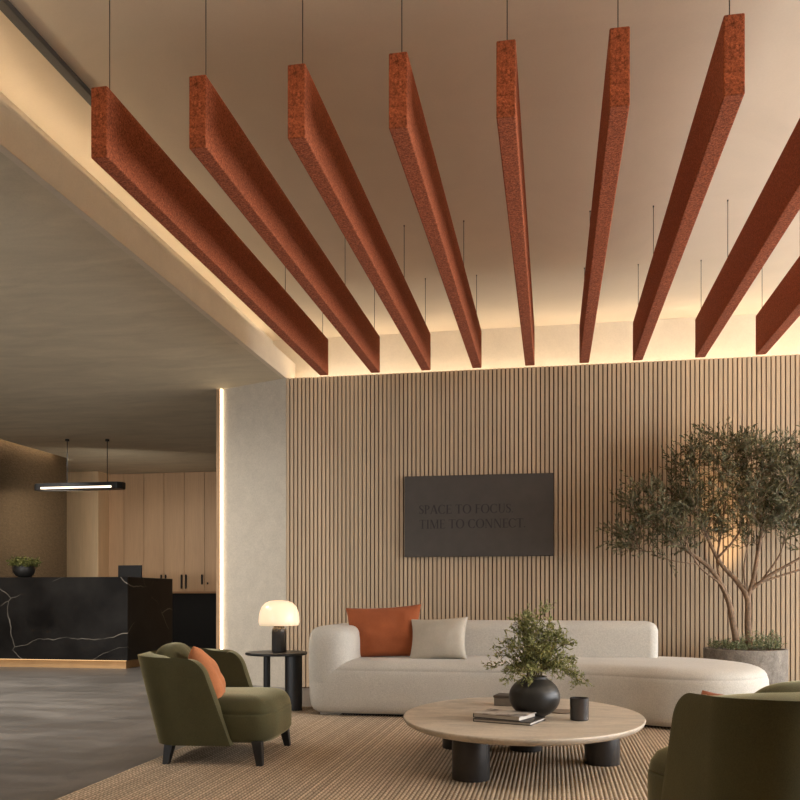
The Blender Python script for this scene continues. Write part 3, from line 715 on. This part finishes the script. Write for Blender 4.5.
for c, r, n in lobes:
    for k in range(n):
        while True:
            q = Vector((rt.uniform(-1, 1), rt.uniform(-1, 1), rt.uniform(-1, 1)))
            if .2 < q.length < 1: break
        p = Vector((c[0]+q.x*r[0], c[1]+q.y*r[1], c[2]+q.z*r[2]))
        if p.y > .44: p.y = .44
        tips.append(p)
tips.sort(key=lambda p: (p-Vector((0, 0, 1.3))).length)
twig = BM(); fol = BM(); twn = 0
for p, r in segs: pass
for p in tips:
    best = min(nodes, key=lambda nd: (nd[0]-p).length + max(0, nd[0].z-p.z+.05)*1.5)
    a = best[0]; d = p-a; mid = a + d*.5 + Vector((rt.gauss(0, .03), rt.gauss(0, .03), -.06*d.length+rt.gauss(0, .02)))
    pts = [((1-t)**2)*a + 2*t*(1-t)*mid + t*t*p for t in [i/5 for i in range(6)]]
    r0 = min(best[1]*.7, .007); add_tube(twig, pts, [r0+(.002-r0)*i/5 for i in range(6)], 4)
    for q in pts[1:]: nodes.append((q, .004))
    for s in range(5):
        b_ = pts[rt.randint(2, 5)]; sd = (d.normalized()*.5 + Vector((rt.gauss(0, .55), rt.gauss(0, .45), rt.gauss(.45, .5)))).normalized(); tl = rt.uniform(.10, .22)
        e_ = b_+sd*tl
        if e_.y > .47: sd.y = -abs(sd.y); e_ = b_+sd*tl
        add_tube(twig, [b_, b_.lerp(e_, .5)+Vector((0, 0, .008)), e_], [.0022, .0017, .001], 3)
        for j in range(11):
            pp = b_.lerp(e_, .12+.88*j/10); sgn = 1 if j % 2 else -1
            sv = sd.cross(Vector((rt.gauss(0, 1), rt.gauss(0, 1), rt.gauss(0, 1)))).normalized()
            add_leaf(fol, pp, sd*.75+sv*rt.uniform(.3, .9), rt.uniform(.036, .060), rt.uniform(.011, .017), 0, rt.uniform(0, 6))
bm = BM()
for pts, rad in segs: add_tube(bm, pts, [q*.82 for q in rad], 9)
obj('trunk', bm, M['bark'], tree, smooth=True)
obj('twigs', twig, M['bark'], tree, smooth=True)
obj('foliage', fol, M['leaf'], tree, recalc=False)
bm = BM()
for k in range(150):
    a = rt.uniform(0, 2*PI); rr = .32*math.sqrt(rt.random()); x_ = rr*math.cos(a); y_ = rr*math.sin(a)
    big = 1.0 if x_ > .02 else .55
    p = Vector((x_, y_, .50)); d = Vector((rt.gauss(0, .4), rt.gauss(0, .4), 1)).normalized(); tl = rt.uniform(.07, .19)*big
    add_tube(bm, [p, p+d*tl], .0018, 3, 1)
    for j in range(9):
        add_leaf(bm, p+d*tl*(.25+.75*j/8), Vector((rt.gauss(0, 1), rt.gauss(0, 1), rt.uniform(0, 1))), rt.uniform(.025, .045), .010, 0, rt.uniform(0, 6))
obj('ground_cover', bm, [M['ground'], M['stem']], tree, recalc=False)
ul = thing('uplight', 'small black uplight hidden among leaves in the concrete planter', 'lamp', (PX-.05, PY+.20, .51))
bm = BM(); add_lathe(bm, [(.02, 0), (.028, .01), (.028, .06), (.024, .06), (.022, .04)], n=20); obj('housing', bm, M['blackmetal'], ul)

# ------------------------------------------------------------------ lights
def area(name, loc, rot, sx, sy, e, col):
    L = bpy.data.lights.new(name, 'AREA'); L.shape = 'RECTANGLE'; L.size = sx; L.size_y = sy; L.energy = e; L.color = col
    o = bpy.data.objects.new(name, L); COL.objects.link(o); o.location = loc; o.rotation_euler = rot; return o
for i, (a, b) in enumerate(((1.0, 3.6), (3.8, 6.2), (6.4, 8.75))):
    area('daylight', (6.15, (a+b)/2, 1.75), (0, math.radians(90), 0), 3.0, b-a-.2, 218, (.96, .975, 1.0))
area('daylight_front', (-5.6, -3.9, 1.5), (math.radians(90), 0, 0), 4.6, 2.4, 330, (.97, .98, 1.0))
for x, y in ((-2, 2.6), (.2, 2.6), (2.4, 2.6), (-1, 2.8), (1.4, 2.8)):  # unseen fill spots added over the lounge, without fixtures
    L = bpy.data.lights.new('fill_spot', 'SPOT'); L.energy = 36; L.color = (1, .96, .90); L.spot_size = math.radians(125); L.spot_blend = 1; L.shadow_soft_size = .06
    o = bpy.data.objects.new('fill_spot', L); COL.objects.link(o); o.location = (x, y, 3.89)
for x, y, tx, ty, tz, e in ((-5.15, 6.9, -4.4, 8.2, 0, 430), (-4.6, 5.2, -4.2, 7.0, 0, 190), (-6.7, 8.6, -6.8, 10, 0, 360), (-7.7, 10.3, -7.0, 15.3, 1.1, 175)):  # more added fill spots, out of view, for stucco wall, floor and cabinets
    L = bpy.data.lights.new('fill_spot', 'SPOT'); L.energy = e; L.color = (1, .95, .88); L.spot_size = math.radians(130 if tz == 0 else 48); L.spot_blend = 1; L.shadow_soft_size = .06
    o = bpy.data.objects.new('fill_spot', L); COL.objects.link(o); o.location = (x, y, ZS-.01); o.rotation_euler = (Vector((tx, ty, tz))-o.location).to_track_quat('-Z', 'Y').to_euler()
area('pendant_beam', (-7.06, 11.93, 2.60), (math.radians(52), 0, math.radians(22)), 1.1, .1, 46, (1, .9, .76))
L = bpy.data.lights.new('uplight_beam', 'SPOT'); L.energy = 210; L.color = (1, .68, .36); L.spot_size = math.radians(34); L.spot_blend = 1; L.shadow_soft_size = .03
o = bpy.data.objects.new('uplight_beam', L); COL.objects.link(o); o.location = (PX-.05, PY+.20, .59)
o.rotation_euler = (Vector((PX-.08, 8.88, 2.25))-o.location).to_track_quat('-Z', 'Y').to_euler()
w = bpy.data.worlds.new('sky'); SC.world = w; w.use_nodes = True
bg = w.node_tree.nodes['Background']; bg.inputs['Color'].default_value = (1, .93, .84, 1); bg.inputs['Strength'].default_value = .45

# ------------------------------------------------------------------ camera and view
cam = bpy.data.cameras.new('camera'); cam.sensor_width = 36; cam.lens = 36*850/800; cam.shift_y = (596-400)/800
co = bpy.data.objects.new('camera', cam); COL.objects.link(co); co.location = (0, 0, 1.0)
co.rotation_euler = (math.radians(90), 0, math.atan(152/850)); SC.camera = co
SC.view_settings.view_transform = 'Standard'; SC.view_settings.look = 'None'; SC.view_settings.gamma = 1; SC.view_settings.use_curve_mapping = False
SC.view_settings.exposure = 0.06
SC.cycles.max_bounces = 8; SC.cycles.diffuse_bounces = 5; SC.cycles.transparent_max_bounces = 8
SC.cycles.use_denoising = True
SC.cycles.sample_clamp_indirect = 6
